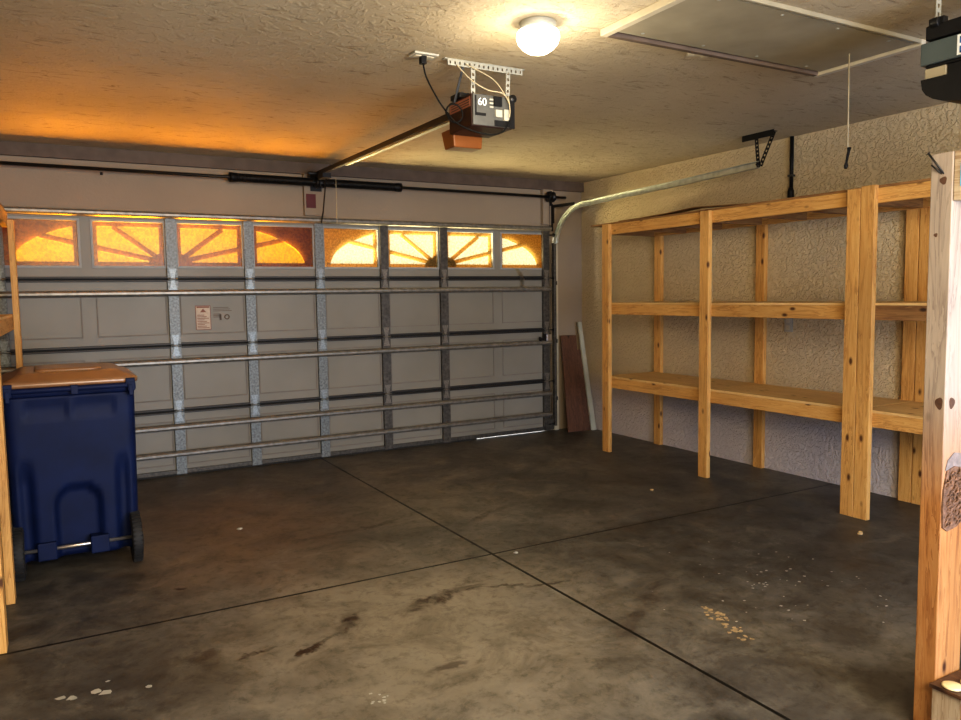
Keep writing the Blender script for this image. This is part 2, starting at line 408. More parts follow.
tag(mb.build('ground', 'driveway'), 'sunlit grey driveway outside the garage door', 'ground', None, 'structure')

# ------------------------------------------------------------------ garage door
door = thing('door_1', 'wide sectional garage door with amber sunburst windows and steel struts', 'garage door', (0, 0, 0), None, 'structure')
SH = DH / 4
PY0, PY1 = 0.0, .012   # inner skin plane
def emboss(mb, x0, x1, z0, z1):
    # shallow groove ring pressed into the sheet, drawn as a raised bead facing the room
    t, e = .009, .006
    mb.box(x0, x1, -e, 0, z0, z0+t); mb.box(x0, x1, -e, 0, z1-t, z1)
    mb.box(x0, x0+t, -e, 0, z0+t, z1-t); mb.box(x1-t, x1, -e, 0, z0+t, z1-t)
WZ0, WZ1, WH = 1.700, 2.052, .258
for i in range(4):
    mb = MB(); z0 = i*SH; z1 = z0 + SH
    zb = z0 + .006 if i else .014
    if i < 3:
        mb.box(-DX, DX, 0, .03, zb, z1-.006)
    else:
        mb.box(-DX, DX, 0, .03, zb, WZ0-.012); mb.box(-DX, DX, 0, .03, WZ1+.012, z1)
        xs = [-DX]
        for k in range(8):
            c = -DX + .305 + .61*k
            xs += [c-WH-.012, c+WH+.012]
        xs.append(DX)
        for a, bb in zip(xs[0::2], xs[1::2]): mb.box(a, bb, 0, .03, WZ0-.012, WZ1+.012)
    sec = mb.build('door_section', 'door_skin', door)
    if i < 3:
        for k in range(8):
            c = -DX + .305 + .61*k
            e = MB(); emboss(e, c-.255, c+.255, z0+.085, z1-.085); e.build('embossed_panel', 'groove', sec)  # darker bead colour paints in the panel's shadow lines
    if i < 3:
        mb = MB(); mb.box(-DX, DX, .012, .03, z1-.012, z1+.012); mb.build('gap_backing', 'rubber', sec)  # added backing, blocks daylight leaking between sections
    # rolled section lips
    l = MB()
    l.box(-DX, DX, -.024, 0, zb, zb+.016)
    if i < 3: l.box(-DX, DX, -.030, 0, z1-.020, z1-.006)
    l.build('section_lip', 'lip_dark', sec, .002)
# windows
def arcz(dx):
    t = 1 - (dx/1.10)**2
    return 1.73 + .355*math.sqrt(t) if t > 0 else 1.73
for k in range(8):
    c = -DX + .305 + .61*k; x0, x1 = c-WH, c+WH
    hub = -1.22 if k < 4 else 1.22
    f = MB(); t = .012
    f.box(x0-t, x1+t, -.008, .032, WZ0-t, WZ0+.006); f.box(x0-t, x1+t, -.008, .032, WZ1-.006, WZ1+t)
    f.box(x0-t, x0+.006, -.008, .032, WZ0+.006, WZ1-.006); f.box(x1-.006, x1+t, -.008, .032, WZ0+.006, WZ1-.006)
    fr = f.build('window_frame', 'frame_white', door, .002)
    p = MB(); p.box(x0+.004, x1-.004, .008, .011, WZ0+.004, WZ1-.004)
    pn = p.build('window_pane', 'pane_orange' if k < 4 else 'pane_amber', fr)
    g = MB(); yg = .034
    # plate above the arc
    n = 14; lo = []
    bx0, bx1 = x0+.035, x1-.035
    for j in range(n):
        xa = bx0 + (bx1-bx0)*j/n; xb = bx0 + (bx1-bx0)*(j+1)/n
        za, zb_ = min(arcz(xa-hub), 2.012), min(arcz(xb-hub), 2.012)
        g.poly([(xa, yg, za), (xb, yg, zb_), (xb, yg, WZ1), (xa, yg, WZ1)], .006)
    g.box(x0, bx0, yg, yg+.006, WZ0, WZ1); g.box(bx1, x1, yg, yg+.006, WZ0, WZ1); g.box(bx0, bx1, yg, yg+.006, WZ0, WZ0+.038)
    for sl in (.225, .75):
        sg = -1 if c < hub else 1
        # ray as thin quad strip clipped to window
        d = Vector((sg, 0, sl)).normalized(); nrm = Vector((-d.z, 0, d.x))
        ta = max(.0, ((x0 if sg > 0 else x1) - hub) / d.x); tb = ((x1 if sg > 0 else x0) - hub) / d.x
        tz = (2.03 - 1.72) / d.z; tb = min(tb, tz)
        if tb <= ta: continue
        h0 = Vector((hub, yg-.001, 1.70)) if sl > .5 else Vector((hub, yg-.001, 1.728))
        while tb > ta and (h0 + d*tb).z > arcz((h0 + d*tb).x - hub) + .012: tb -= .005
        if tb <= ta: continue
        A = h0 + d*ta; B = h0 + d*tb
        if sl > .5 and (A.z > 2.0): continue
        wq = .019
        g.poly([A-nrm*wq, B-nrm*wq, B+nrm*wq, A+nrm*wq], .006)
    if abs(c-hub) < .4:
        pts = [(hub, yg-.002, 1.715)]
        rr = .17
        arc = [(hub + rr*math.cos(a)*(1 if c > hub else -1), yg-.002, 1.715 + rr*.62*math.sin(a)) for a in [j*math.pi/2/8 for j in range(9)]]
        arc = [(min(max(q[0], x0), x1), q[1], q[2]) for q in arc]
        g.poly([(x0 if c > hub else x1, yg-.002, 1.715)] + arc[:-1] + [(x0 if c > hub else x1, yg-.002, 1.715+rr*.62*.97)], .006)
    g.build('sunburst_insert', 'insert_plastic' if k < 4 else 'insert_plastic_pale', fr)
# curled film corner on the last window
mb = MB()
pts = [(2.02, -.012, 1.70), (2.05, -.03, 1.66), (2.075, -.04, 1.60), (2.085, -.03, 1.54), (2.08, -.025, 1.50)]
for (a, bb) in zip(pts, pts[1:]):
    mb.poly([a, bb, (bb[0]+.035, bb[1]-.008, bb[2]), (a[0]+.05, a[1]-.008, a[2])])
tag_o = mb.build('loose_tape_strip', 'film_loose', door)
# stiles
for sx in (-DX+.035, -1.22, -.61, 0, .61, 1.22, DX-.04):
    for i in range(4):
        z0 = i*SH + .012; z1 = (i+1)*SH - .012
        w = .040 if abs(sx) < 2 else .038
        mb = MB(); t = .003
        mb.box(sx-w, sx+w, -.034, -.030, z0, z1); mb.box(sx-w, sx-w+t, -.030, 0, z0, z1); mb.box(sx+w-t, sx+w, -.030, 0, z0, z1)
        st = mb.build('stile', 'galv' if sx < .3 else 'galv_dark', door, .001)  # left stiles paler: blue-white highlight painted into the metal
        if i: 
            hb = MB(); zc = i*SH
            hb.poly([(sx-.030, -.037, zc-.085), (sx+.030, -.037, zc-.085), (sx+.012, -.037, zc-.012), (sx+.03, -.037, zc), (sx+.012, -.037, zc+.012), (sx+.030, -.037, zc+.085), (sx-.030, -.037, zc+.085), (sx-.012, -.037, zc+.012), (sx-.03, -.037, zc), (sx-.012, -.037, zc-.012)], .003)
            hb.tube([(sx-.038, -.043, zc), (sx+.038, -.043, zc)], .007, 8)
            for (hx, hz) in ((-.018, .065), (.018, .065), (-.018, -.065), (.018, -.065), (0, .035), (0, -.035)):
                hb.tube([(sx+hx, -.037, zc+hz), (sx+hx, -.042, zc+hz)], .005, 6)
            hb.build('hinge', 'hinge_lit' if sx < .3 else 'hinge_warm', door)  # left hinges carry the same painted highlight
# struts
for z, mt in ((1.490, 'strut_metal'), (.938, 'strut_metal'), (.405, 'strut_metal'), (.185, 'strut_metal'), (2.105, 'strut_metal')):
    mb = MB(); hh = .025
    prof = [(-.037, -hh), (-.070, -hh*.75), (-.078, -hh*.3), (-.078, hh*.3), (-.070, hh*.75), (-.037, hh)]
    for sx in range(1):
        L = [mb.bm.verts.new((-DX+.01, y, z+dz)) for y, dz in prof]; R = [mb.bm.verts.new((DX-.01 if z < 2 else DX, y, z+dz)) for y, dz in prof]
        for j in range(len(prof)-1): mb.bm.faces.new((L[j], L[j+1], R[j+1], R[j]))
    so = mb.build('strut', mt, door); sm = so.modifiers.new('t', 'SOLIDIFY'); sm.thickness = .002
mb = MB(); mb.box(-DX, 1.55, -.02, .025, 0.001, .014); mb.box(1.55, DX, -.02, .025, .0115, .016); mb.build('bottom_seal', 'rubber', door)
mb = MB(); mb.box(-DX, DX, -.026, -.0005, .016, .048); mb.build('bottom_rail', 'galv_dark', door, .002)
# slide latch
mb = MB(); mb.box(2.37, 2.43, -.075, -.034, .955, 1.02); la = mb.build('slide_latch', 'steel', door, .003)
mb = MB(); mb.box(2.295, 2.37, -.07, -.055, .97, .985); mb.box(2.29, 2.302, -.078, -.05, .955, 1.0); mb.box(2.35, 2.372, -.072, -.034, .94, 1.03); mb.build('latch_bolt', 'black_metal', la)
# bottom bracket
mb = MB(); mb.box(2.37, 2.47, -.05, -.034, .02, .14); mb.build('bottom_bracket', 'galv_dark', door)
# labels stuck on the door
mb = MB(); mb.box(-1.055, -.935, -.0052, -.0042, 1.185, 1.385); lb = mb.build('warning_sticker', 'paper', door); lb['label'] = 'cream warning sticker with a thin red border'
mb = MB(); t = .005
for bx in ((-1.055, -.935, 1.38, 1.385), (-1.055, -.935, 1.185, 1.19), (-1.055, -1.05, 1.19, 1.38), (-.94, -.935, 1.19, 1.38)): mb.box(bx[0], bx[1], -.0062, -.0052, bx[2], bx[3])
mb.box(-1.045, -.945, -.0062, -.0052, 1.366, 1.378)
for j in range(9): mb.box(-1.043, -.95 - .018*((j*7) % 3), -.0062, -.0052, 1.20+.013*j, 1.205+.013*j)
mb.poly([(-1.02, -.0056, 1.33), (-.97, -.0056, 1.33), (-.995, -.0056, 1.36)])
mb.build('printed_lines', 'ink_red', lb)
mb = MB()
for j in range(3): mb.box(-.915, -.79+.012*j, -.0062, -.0042, 1.365-.014*j, 1.369-.014*j)
for j in range(3): mb.box(-.915, -.855, -.0062, -.0042, 1.31-.012*j, 1.315-.012*j)
mb.box(-.865, -.85, -.0062, -.0042, 1.262, 1.31)
ring = [(-.805 + .018*math.cos(a), -.0052, 1.288 + .018*math.sin(a)) for a in [k*math.pi/8 for k in range(17)]]
mb.tube(ring, .004, 6)
mb.build('printed_notice', 'brown_trim', door)

# ------------------------------------------------------------------ header board, tag, springs
mb = MB(); mb.box(-.115, .075, -.012, .03, 2.15, 2.505)
solid(mb, 'mounting_board', 'wall_header_mat', 'grey-tan board on the header behind the centre spring bracket', 'board', bevel=.002)
mb = MB(); mb.box(-.10, -.015, -.020, -.013, 2.215, 2.335)
solid(mb, 'warning_tag', 'red_tag', 'small dark red warning tag below the centre spring bracket', 'tag', bevel=.001)
sh = thing('torsion_spring_assembly', 'black torsion shaft with two coil springs across the header wall', 'garage door spring', (0, -.1, 2.41))
def shz(x): return 2.425 - .002*x
mb = MB(); mb.tube([(-2.85, -.1, shz(-2.85)), (2.60, -.1, shz(2.6))], .0135, 12); mb.build('shaft', 'black_metal', sh)
for (xa, xb) in ((-.745, -.065), (.045, .745)):
    mb = MB(); turns = 60; pts = []
    for j in range(turns*12+1):
        a = 2*math.pi*j/12; x = xa + (xb-xa)*j/(turns*12)
        pts.append((x, -.1 + .031*math.cos(a), shz(x) + .031*math.sin(a)))
    mb.tube(pts, .0055, 6); sp = mb.build('coil_spring', 'black_metal', sh)
    mb = MB(); xo = xa if abs(xa) > abs(xb) else xb; s_ = 1 if xo < 0 else -1
    mb.lathe((xo, -.1, shz(xo)), (s_, 0, 0), [(0, -.015), (.040, -.015), (.040, .012), (.036, .05), (.028, .06)], 20)
    mb.build('winding_cone', 'black_plastic', sp, 0)
mb = MB(); mb.box(-.06, .04, -.019, -.012, 2.36, 2.49); mb.box(-.012, -.004, -.14, -.012, 2.385, 2.455); mb.lathe((-.04, -.1, 2.425), (1, 0, 0), [(0, 0), (.045, 0), (.045, .02), (.032, .025), (.032, .06), (.045, .065), (.045, .085), (0, .085)], 20)
mb.build('centre_bracket', 'black_metal', sh)
mb = MB(); mb.lathe((2.38, -.1, 2.42), (1, 0, 0), [(0, 0), (.052, 0), (.052, .008), (.042, .012), (.044, .05), (.052, .055), (.052, .065), (0, .065)], 24)
mb.build('cable_drum', 'black_metal', sh)
mb = MB(); mb.box(2.455, 2.460, -.13, -.021, 2.385, 2.455); mb.box(2.45, 2.485, -.026, -.021, 2.34, 2.49); mb.build('end_bearing_plate', 'black_metal', sh, .002)
mb = MB(); mb.tube([(2.43, -.058, 2.41), (2.435, -.05, 1.4), (2.44, -.045, .10)], .003, 6); mb.build('lift_cable', 'black_metal', sh)
mb = MB()
mb.tube([(-1.70, -.1, 2.405), (-1.70, -.1, 2.385)], .010, 8); mb.build('shaft_clip', 'black_metal', sh)

# ------------------------------------------------------------------ right track
tr = thing('door_track', 'galvanised garage door track curving from the right jamb along the ceiling', 'door track', (2.52, -.07, 0))
def channel(mb, pts, nrm, w=.028, d=.030, t=.003):
    # C channel swept along pts: nrm gives outward direction of depth (constant x axis); width lies in the plane
    ring_prev = None
    for i, p in enumerate(pts):
        p = Vector(p); a = Vector(pts[max(0, i-1)]); c = Vector(pts[min(len(pts)-1, i+1)]); tg = (c-a).normalized()
        n = Vector(nrm); s = tg.cross(n).normalized()
        prof = [(-w, 0), (-w*1.15, d*.45), (-w, d), (w, d), (w*1.15, d*.45), (w, 0)]
        prof2 = [(-w+t, 0), (-w*1.15+t, d*.45), (-w+t, d-t), (w-t, d-t), (w*1.15-t, d*.45), (w-t, 0)]
        ring = [mb.bm.verts.new(p + s*q[0] + n*q[1]) for q in prof] + [mb.bm.verts.new(p + s*q[0] + n*q[1]) for q in prof2[::-1]]
        if ring_prev:
            m_ = len(ring)
            for k in range(m_): mb.bm.faces.new((ring_prev[k], ring_prev[(k+1) % m_], ring[(k+1) % m_], ring[k]))
        ring_prev = ring
TX = 2.462
pts = [(TX, -.060, .06), (TX, -.060, 1.0), (TX, -.060, 1.90), (TX, -.060, 1.96)]
mb = MB(); channel(mb, pts, (1, 0, 0), .020, .028); mb.build('vertical_track', 'galv_dark', tr)
cur = [(TX, -.060, 1.96)]
cy, cz, R_ = -.49, 1.925, .43
for j in range(1, 15):
    a = j/14*math.radians(86)
    cur.append((TX+.02+.03*j/14, cy + R_*math.cos(a), cz + R_*math.sin(a)*.90))
e = cur[-1]
cur += [(TX+.06, -1.0, e[2]+.016), (TX+.07, -1.8, e[2]+.035), (TX+.075, -2.61, e[2]+.062)]
print('track end', cur[-1])
mb = MB(); channel(mb, cur, (1, 0, 0), .024, .03); mb.build('horizontal_track', 'track_metal', tr)
mb = MB()
mb.box(2.47, 2.476, -.075, -.026, 2.16, 2.33); mb.bar((2.49, -.03, 2.335), (2.49, -.40, 2.325), .004, .030); mb.box(2.47, 2.492, -.03, -.025, 2.08, 2.36)
mb.build('flag_bracket', 'black_metal', tr)
for z in (.35, .95, 1.55):
    mb = MB(); mb.box(2.490, 2.496, -.09, -.004, z-.02, z+.02); mb.box(2.496, 2.512, -.010, -.004, z-.02, z+.02); mb.build('jamb_bracket', 'galv_dark', tr)
for z in (.08, .533, 1.067, 1.6, 2.04):
    mb = MB(); mb.tube([(2.40, -.062, z), (2.466, -.062, z)], .006, 8); mb.lathe((2.466, -.062, z), (1, 0, 0), [(0, 0), (.018, 0), (.018, .014), (0, .014)], 14)
    mb.build('roller', 'black_metal', tr)
mb = MB()
ez = cur[-1][2]; ex = TX+.085
def perf(mb, a, b, w, t, up, hole=.012, pitch=.03):
    # slotted angle iron: ladder of rungs leaves real holes
    a = Vector(a); b = Vector(b); d = (b-a).normalized(); L = (b-a).length; u = Vector(up); s = d.cross(u).normalized()
    for q in (-1, 1): mb.bar(a + s*q*(w*.375), b + s*q*(w*.375), w*.25, t, up)
    n = max(2, int(L/pitch))
    for k in range(n+1):
        c = a + d*(L*k/n); c0 = c - d*min((pitch-hole)/2, (c-a).length); c1 = c + d*min((pitch-hole)/2, (b-c).length)
        if (c1-c0).length > 1e-4: mb.bar(c0, c1, w*.5, t, up)
perf(mb, (ex, -2.47, H-.012), (ex, -2.76, H-.012), .04, .004, (0, 0, 1)); mb.box(ex-.02, ex-.016, -2.76, -2.47, H-.045, H-.001)
perf(mb, (ex+.012, -2.575, H-.01), (ex+.012, -2.60, ez-.02), .03, .004, (1, 0, 0))
perf(mb, (ex+.016, -2.735, H-.01), (ex+.016, -2.615, ez-.01), .032, .004, (1, 0, 0))
mb.tube([(ex-.01, -2.6, ez), (ex+.03, -2.6, ez)], .008, 8)
mb.build('track_hanger', 'black_metal', tr)

# ------------------------------------------------------------------ opener
UX0, UX1, UY0, UY1, UZ0, UZ1 = -.250, -.012, -3.268, -3.02, 2.272, 2.430
op = thing('garage_door_opener', 'brown and grey garage door opener unit with amber lens hanging from ceiling straps', 'garage door opener', (-.115, -3.14, UZ0))
mb = MB(); mb.box(UX0, UX1, UY0+.006, UY1, UZ0, UZ1); hs = mb.build('motor_housing', 'brown_plastic', op, .006)
mb = MB(); mb.box(UX0+.004, UX1-.004, UY0-.004, UY0+.006, UZ0+.004, UZ1-.004); bpn = mb.build('back_panel', 'grey_sheet', op, .002)
mb = MB(); mb.box(UX0+.015, UX0+.022, UY0-.008, UY0-.004, UZ0+.055, UZ1-.012); mb.box(UX0+.015, UX0+.075, UY0-.008, UY0-.004, UZ0+.050, UZ0+.064)
mb.box(UX0+.12, UX0+.165, UY0-.016, UY0-.004, UZ1-.055, UZ1-.008); mb.box(UX0+.125, UX1-.004, UY0-.010, UY0-.004, UZ0+.006, UZ0+.035); mb.box(UX1-.026, UX1, UY0-.016, UY0-.004, UZ0, UZ1+.002)
mb.build('connector_recess', 'black_plastic', bpn, .001)
mb = MB(); mb.box(UX0+.128, UX0+.165, UY0-.016, UY0-.004, UZ0+.05, UZ0+.085); mb.box(UX0+.175, UX0+.205, UY0-.018, UY0-.004, UZ0+.035, UZ0+.09)
for k in range(3): mb.box(UX0+.095, UX0+.116, UY0-.012, UY0-.004, UZ1-.03-.018*k, UZ1-.022-.018*k)
mb.build('terminal_block', 'white_plastic', bpn, .001)
def text_mesh(s, size, M, name, mat, parent, ext=.0006):
    cu = bpy.data.curves.new(name, 'FONT'); cu.body = s; cu.size = size; cu.extrude = ext; cu.align_x = 'CENTER'; cu.align_y = 'CENTER'
    o = bpy.data.objects.new(name, cu); C.objects.link(o)
    cu.materials.append(MATS[mat]); me = bpy.data.meshes.new_from_object(o); bpy.data.objects.remove(o); bpy.data.curves.remove(cu)
    o = bpy.data.objects.new(name, me); C.objects.link(o)
    o.parent = parent; L = Vector(parent['_w']); M2 = M.copy(); M2.translation = M.translation - L; o.matrix_local = M2; o['_w'] = tuple(L)
    return o
RX = Matrix.Rotation(math.pi/2, 4, 'X')
T_ = Matrix.Translation((UX0+.055, UY0-.0062, UZ1-.042)) @ RX
text_mesh('60', .052, T_, 'number_sticker', 'label_white', bpn)
mb = MB(); mb.box(UX0-.0012, UX0, UY0+.018, UY1-.012, UZ1-.062, UZ1-.014); wl = mb.build('warning_label', 'paper_orange', op)
wl['label'] = 'orange warning label on the side of the opener'
mb = MB()
for k in range(3): mb.box(UX0-.0018, UX0-.0012, UY0+.026, UY1-.03, UZ1-.030-.012*k, UZ1-.025-.012*k)
mb.build('label_lines', 'ink', wl)
mb = MB()
lz0, lz1 = 2.212, 2.310
pts0 = [(-.228, -3.02), (-.228, -2.88), (-.048, -2.88), (-.048, -3.02)]
top = [mb.bm.verts.new((x, y, lz1)) for x, y in pts0]
bot = [mb.bm.verts.new((x*.93-.01, y*.985-.05 if False else y + (-.0 if y < -2.9 else -.03), lz0)) for x, y in pts0]
mb.bm.faces.new(top[::-1]); mb.bm.faces.new(bot)
for k in range(4): mb.bm.faces.new((top[k], top[(k+1) % 4], bot[(k+1) % 4], bot[k]))
mb.build('light_lens', 'opener_lens', op, .006)
mb = MB(); mb.box(-.17, -.05, -3.02, -2.93, 2.30, 2.425); mb.build('sprocket_cover', 'black_plastic', op, .004)
# rail
rz0, rz1 = 2.445, 2.478
mb = MB(); mb.bar((-.10, -3.0, 2.432), (-.045, -.155, 2.485), .030, .036); rail = mb.build('drive_rail', 'black_metal', op, .002)
mb = MB(); mb.bar((-.10+.012, -2.98, 2.408), (-.045, -.9, 2.452), .028, .010); mb.build('belt', 'track_metal', op)
mb = MB(); mb.box(-.085, -.01, -.16, -.021, 2.476, 2.503); mb.tube([(-.13, -.19, 2.485), (.03, -.19, 2.487)], .016, 10); mb.build('header_bracket', 'black_metal', op, .002)
mb = MB(); mb.box(-.07, .0, -.40, -.26, 2.425, 2.463); mb.bar((-.02, -.33, 2.44), (.0, -.16, 2.16), .022, .005, (1, 0, 0)); mb.bar((.0, -.17, 2.175), (-.0, -.10, 2.085), .022, .006, (1, 0, 0)); mb.build('trolley_arm', 'black_metal', op)
mb = MB(); mb.tube([(.06, -.34, 2.43), (.062, -.34, 2.25), (.06, -.34, 2.06)], .0035, 6); mb.build('release_cord', 'cord_cream', op)
# hanging bracket
mb = MB()
perf(mb, (-.345, -3.2, 2.582), (.09, -3.2, 2.582), .028, .003, (0, 1, 0), .008, .027)
mb.box(-.36, .105, -3.2, -3.17, 2.597, 2.601)
hb = mb.build('ceiling_angle', 'white_metal', op)
mb = MB()
perf(mb, (-.206, -3.206, 2.58), (-.212, -3.21, 2.40), .024, .003, (0, 1, 0), .012, .027)
mb.build('hanging_strap', 'white_metal', op)
mb = MB()
perf(mb, (.0, -3.206, 2.58), (-.010, -3.21, 2.40), .024, .003, (0, 1, 0), .012, .027)
mb.build('hanging_strap', 'white_metal', op)
mb = MB(); mb.bar((-.25, -3.19, 2.585), (-.27, -3.12, 2.41), .012, .004, (0, 1, 0)); mb.build('diagonal_strap', 'black_metal', op)
mb = MB(); mb.box(-.26, -.19, -3.16, -3.06, 2.43, 2.455); mb.build('mounting_lug', 'black_metal', op)
mb = MB(); mb.lathe((-.02, -3.285, 2.42), (0, 1, 0), [(0, 0), (.02, 0), (.02, .02), (0, .02)], 14)
mb.build('mounting_lug', 'black_metal', op)
mb = MB()
def spline(pts, n=10):
    pts = [Vector(p) for p in pts]; P_ = [pts[0]] + pts + [pts[-1]]; out = []
    for i in range(1, len(P_)-2):
        for k in range(n):
            t = k/n; p0, p1, p2, p3 = P_[i-1:i+3]
            out.append(.5*((2*p1)+(-p0+p2)*t+(2*p0-5*p1+4*p2-p3)*t*t+(-p0+3*p1-3*p2+p3)*t**3))
    out.append(pts[-1]); return out
mb.tube(spline([(-.30, -3.21, 2.57), (-.24, -3.24, 2.50), (-.16, -3.26, 2.455), (-.08, -3.28, 2.44), (-.05, -3.29, 2.40)]), .0028, 6)
mb.tube(spline([(-.25, -3.21, 2.58), (-.12, -3.24, 2.52), (-.07, -3.27, 2.45), (-.045, -3.285, 2.39)]), .0028, 6)
mb.tube(spline([(-.05, -3.285, 2.43), (-.05, -3.30, 2.36), (-.06, -3.31, 2.32)]), .0025, 6)
mb.build('control_wire', 'cord_cream', op)
# power cord: outlet -> loop -> under unit -> back panel
loop = [(-.475, -3.19, 2.575), (-.46, -3.19, 2.50), (-.40, -3.19, 2.40), (-.355, -3.19, 2.345)]
for k in range(11):
    a = math.pi + 2*math.pi*k/10
    loop.append((-.315 + .045*math.cos(a), -3.20-.001*k, 2.335 - .045*math.sin(a)))
loop += [(-.33, -3.24, 2.285), (-.27, -3.28, 2.245), (-.18, -3.31, 2.225), (-.10, -3.31, 2.245), (-.05, -3.30, 2.31)]
mb = MB(); mb.tube(spline(loop, 6), .0042, 8); mb.build('power_cord', 'cord_black', op)
mb = MB(); mb.box(-.49, -.46, -3.205, -3.175, 2.555, 2.594); mb.build('power_plug', 'black_plastic', op, .003)
# ceiling outlet
ol = thing('ceiling_outlet', 'white ceiling outlet with the opener cord plugged in', 'outlet', (-.47, -3.19, H))
mb = MB(); mb.box(-.535, -.405, -3.23, -3.15, H-.010, H-.0005); mb.build('cover_plate', 'white_plastic', ol, .003)
mb = MB(); mb.box(-.52, -.48, -3.205, -3.175, H-.014, H-.010); mb.box(-.46, -.42, -3.205, -3.175, H-.014, H-.010); mb.build('socket', 'cream_trim', ol, .002)

# second opener (top right)
o2 = thing('garage_door_opener', 'grey and black opener unit at the top right beside the attic hatch', 'garage door opener', (1.1, -4.95, 2.26))
OX, OY = .985, -4.765
mb = MB(); mb.box(OX, OX+.26, OY-.42, OY, 2.325, 2.412); h2 = mb.build('motor_housing', 'grey_plastic', o2, .004)
mb = MB(); mb.box(OX-.004, OX+.264, OY-.43, OY-.02, 2.418, 2.475); mb.box(OX+.01, OX+.25, OY-.40, OY-.015, 2.312, 2.326); mb.build('black_chassis', 'black_plastic', o2, .006)
mb = MB(); mb.box(OX-.0015, OX, OY-.30, OY-.145, 2.332, 2.408); lb2 = mb.build('label_plate', 'label_white', o2)
mb = MB()
for r_ in range(2):
    for k in range(4):
        y = OY-.155-.030*k; zz = 2.374-.036*r_
        mb.box(OX-.0025, OX-.0015, y-.006, y, zz, zz+.026); mb.box(OX-.0025, OX-.0015, y-.018, y, zz+(0 if (k+r_) % 2 else .020), zz+(.006 if (k+r_) % 2 else .026))
mb.build('printed_marks', 'ink_blue', lb2)
mb = MB(); n = 14
prev = None
for j in range(n+1):
    a = math.pi*j/n; y = OY-.235 + .23*math.cos(a); z = 2.268 - .115*math.sin(a)**.75 if 0 < j < n else 2.268
    r_ = [mb.bm.verts.new((OX+.0, y, z)), mb.bm.verts.new((OX+.24, y, z)), mb.bm.verts.new((OX+.24, y, 2.27)), mb.bm.verts.new((OX+.0, y, 2.27))]
    if prev:
        for k in range(4): mb.bm.faces.new((prev[k], prev[(k+1) % 4], r_[(k+1) % 4], r_[k]))
    prev = r_
bmesh.ops.remove_doubles(mb.bm, verts=mb.bm.verts, dist=1e-5)
mb.build('lower_cover', 'black_plastic', o2)
mb = MB(); mb.box(OX+.02, OX+.22, OY-.42, OY-.10, 2.269, 2.313); mb.build('socket_block', 'black_plastic', o2)
mb = MB(); mb.box(OX+.015, OX+.22, OY-.095, OY-.012, 2.269, 2.313); mb.build('lens_rim', 'hatch_panel', o2, .003)
mb = MB(); perf(mb, (OX+.03, OY-.05, H-.002), (OX+.03, OY-.05, 2.47), .032, .003, (0, 1, 0), .010, .027); mb.build('hanging_strap', 'white_metal', o2)
mb = MB(); perf(mb, (OX+.03, OY-.36, H-.002), (OX+.03, OY-.36, 2.47), .032, .003, (0, 1, 0), .010, .027)
mb.build('hanging_strap', 'white_metal', o2)
mb = MB(); mb.lathe((OX+.0, OY-.06, 2.48), (0, 1, 0), [(0, -.015), (.02, -.015), (.02, .015), (0, .015)], 12); mb.box(OX, OX+.03, OY-.09, OY-.03, 2.46, 2.50); mb.build('mounting_lug', 'black_metal', o2, .002)

# ------------------------------------------------------------------ ceiling light
LX, LY = -.222, -3.812
cl = thing('ceiling_light', 'lit mushroom-shaped glass ceiling light with white metal base', 'ceiling light', (LX, LY, H))
mb = MB(); mb.lathe((LX, LY, H), (0, 0, -1), [(0, .0), (.076, .0), (.080, .006), (.078, .022), (.074, .038), (0, .038)], 40); mb.build('base', 'white_metal', cl)
mb = MB(); mb.lathe((LX, LY, H-.034), (0, 0, -1), [(.076, 0), (.088, .006), (.093, .020), (.094, .034), (.087, .056), (.070, .076), (.046, .092), (.020, .100), (0, .102)], 40); dome = mb.build('glass_dome', 'lamp_glass', cl)

# ------------------------------------------------------------------ attic hatch
hx0, hx1, hy0, hy1 = .075, 1.545, -4.45, -3.865
ah = thing('attic_hatch', 'plywood attic ladder hatch framed by cream trim in the ceiling', 'attic hatch', (.81, -4.157, H))
tw, tp = .035, .030
for (nm, bx, mt) in (('frame_strip', (hx0, hx0+tw, hy0, hy1), 'cream_trim'), ('frame_strip', (hx1-tw, hx1, hy0, hy1), 'cream_trim'),
                     ('frame_strip', (hx0+tw, hx1-tw, hy1-tw*.8, hy1), 'brown_trim'), ('frame_strip', (hx0+tw, hx1-tw, hy0, hy0+tw*.4), 'hatch_panel')):  # front strip browned to paint its shaded inner face
    mb = MB(); mb.box(*bx, H-(tp if mt != 'hatch_panel' else .020), H-.0005); mb.build(nm, mt, ah, .002)
mb = MB(); mb.box(hx0+tw+.008, hx1-tw-.008, hy0+.03, hy1-.045, H-.016, H-.004); mb.build('panel', 'hatch_panel', ah)
mb = MB(); mb.box(hx0+tw, hx1-tw, hy1-.045, hy1-tw*.8, H-.006, H-.001); mb.build('shadow_gap', 'rubber', ah)  # dark strip laid in for the shade along the front edge
for x in (.25, .62, .98, 1.35):
    for y in (hy0+.06, hy1-.08):
        mb = MB(); mb.lathe((x, y, H-.016), (0, 0, -1), [(0, .003), (.008, .002), (.009, 0)][::-1], 10); mb.build('screw', 'white_metal', ah)
pc = thing('pull_cord', 'cream pull cord with a black toggle hanging from the attic hatch', 'cord', (1.355, -4.185, H-.02))
mb = MB(); mb.tube([(1.355, -4.185, H-.017), (1.357, -4.185, 2.4), (1.360, -4.185, 2.135)], .0035, 6); mb.build('string', 'cord_cream', pc)
mb = MB(); mb.tube([(1.372, -4.185, 2.135), (1.368, -4.185, 2.118), (1.352, -4.185, 2.06), (1.350, -4.185, 2.045), (1.346, -4.185, 2.032)], .01, 10, True, [.010, .007, .006, .011, .007]); mb.build('toggle', 'black_plastic', pc)
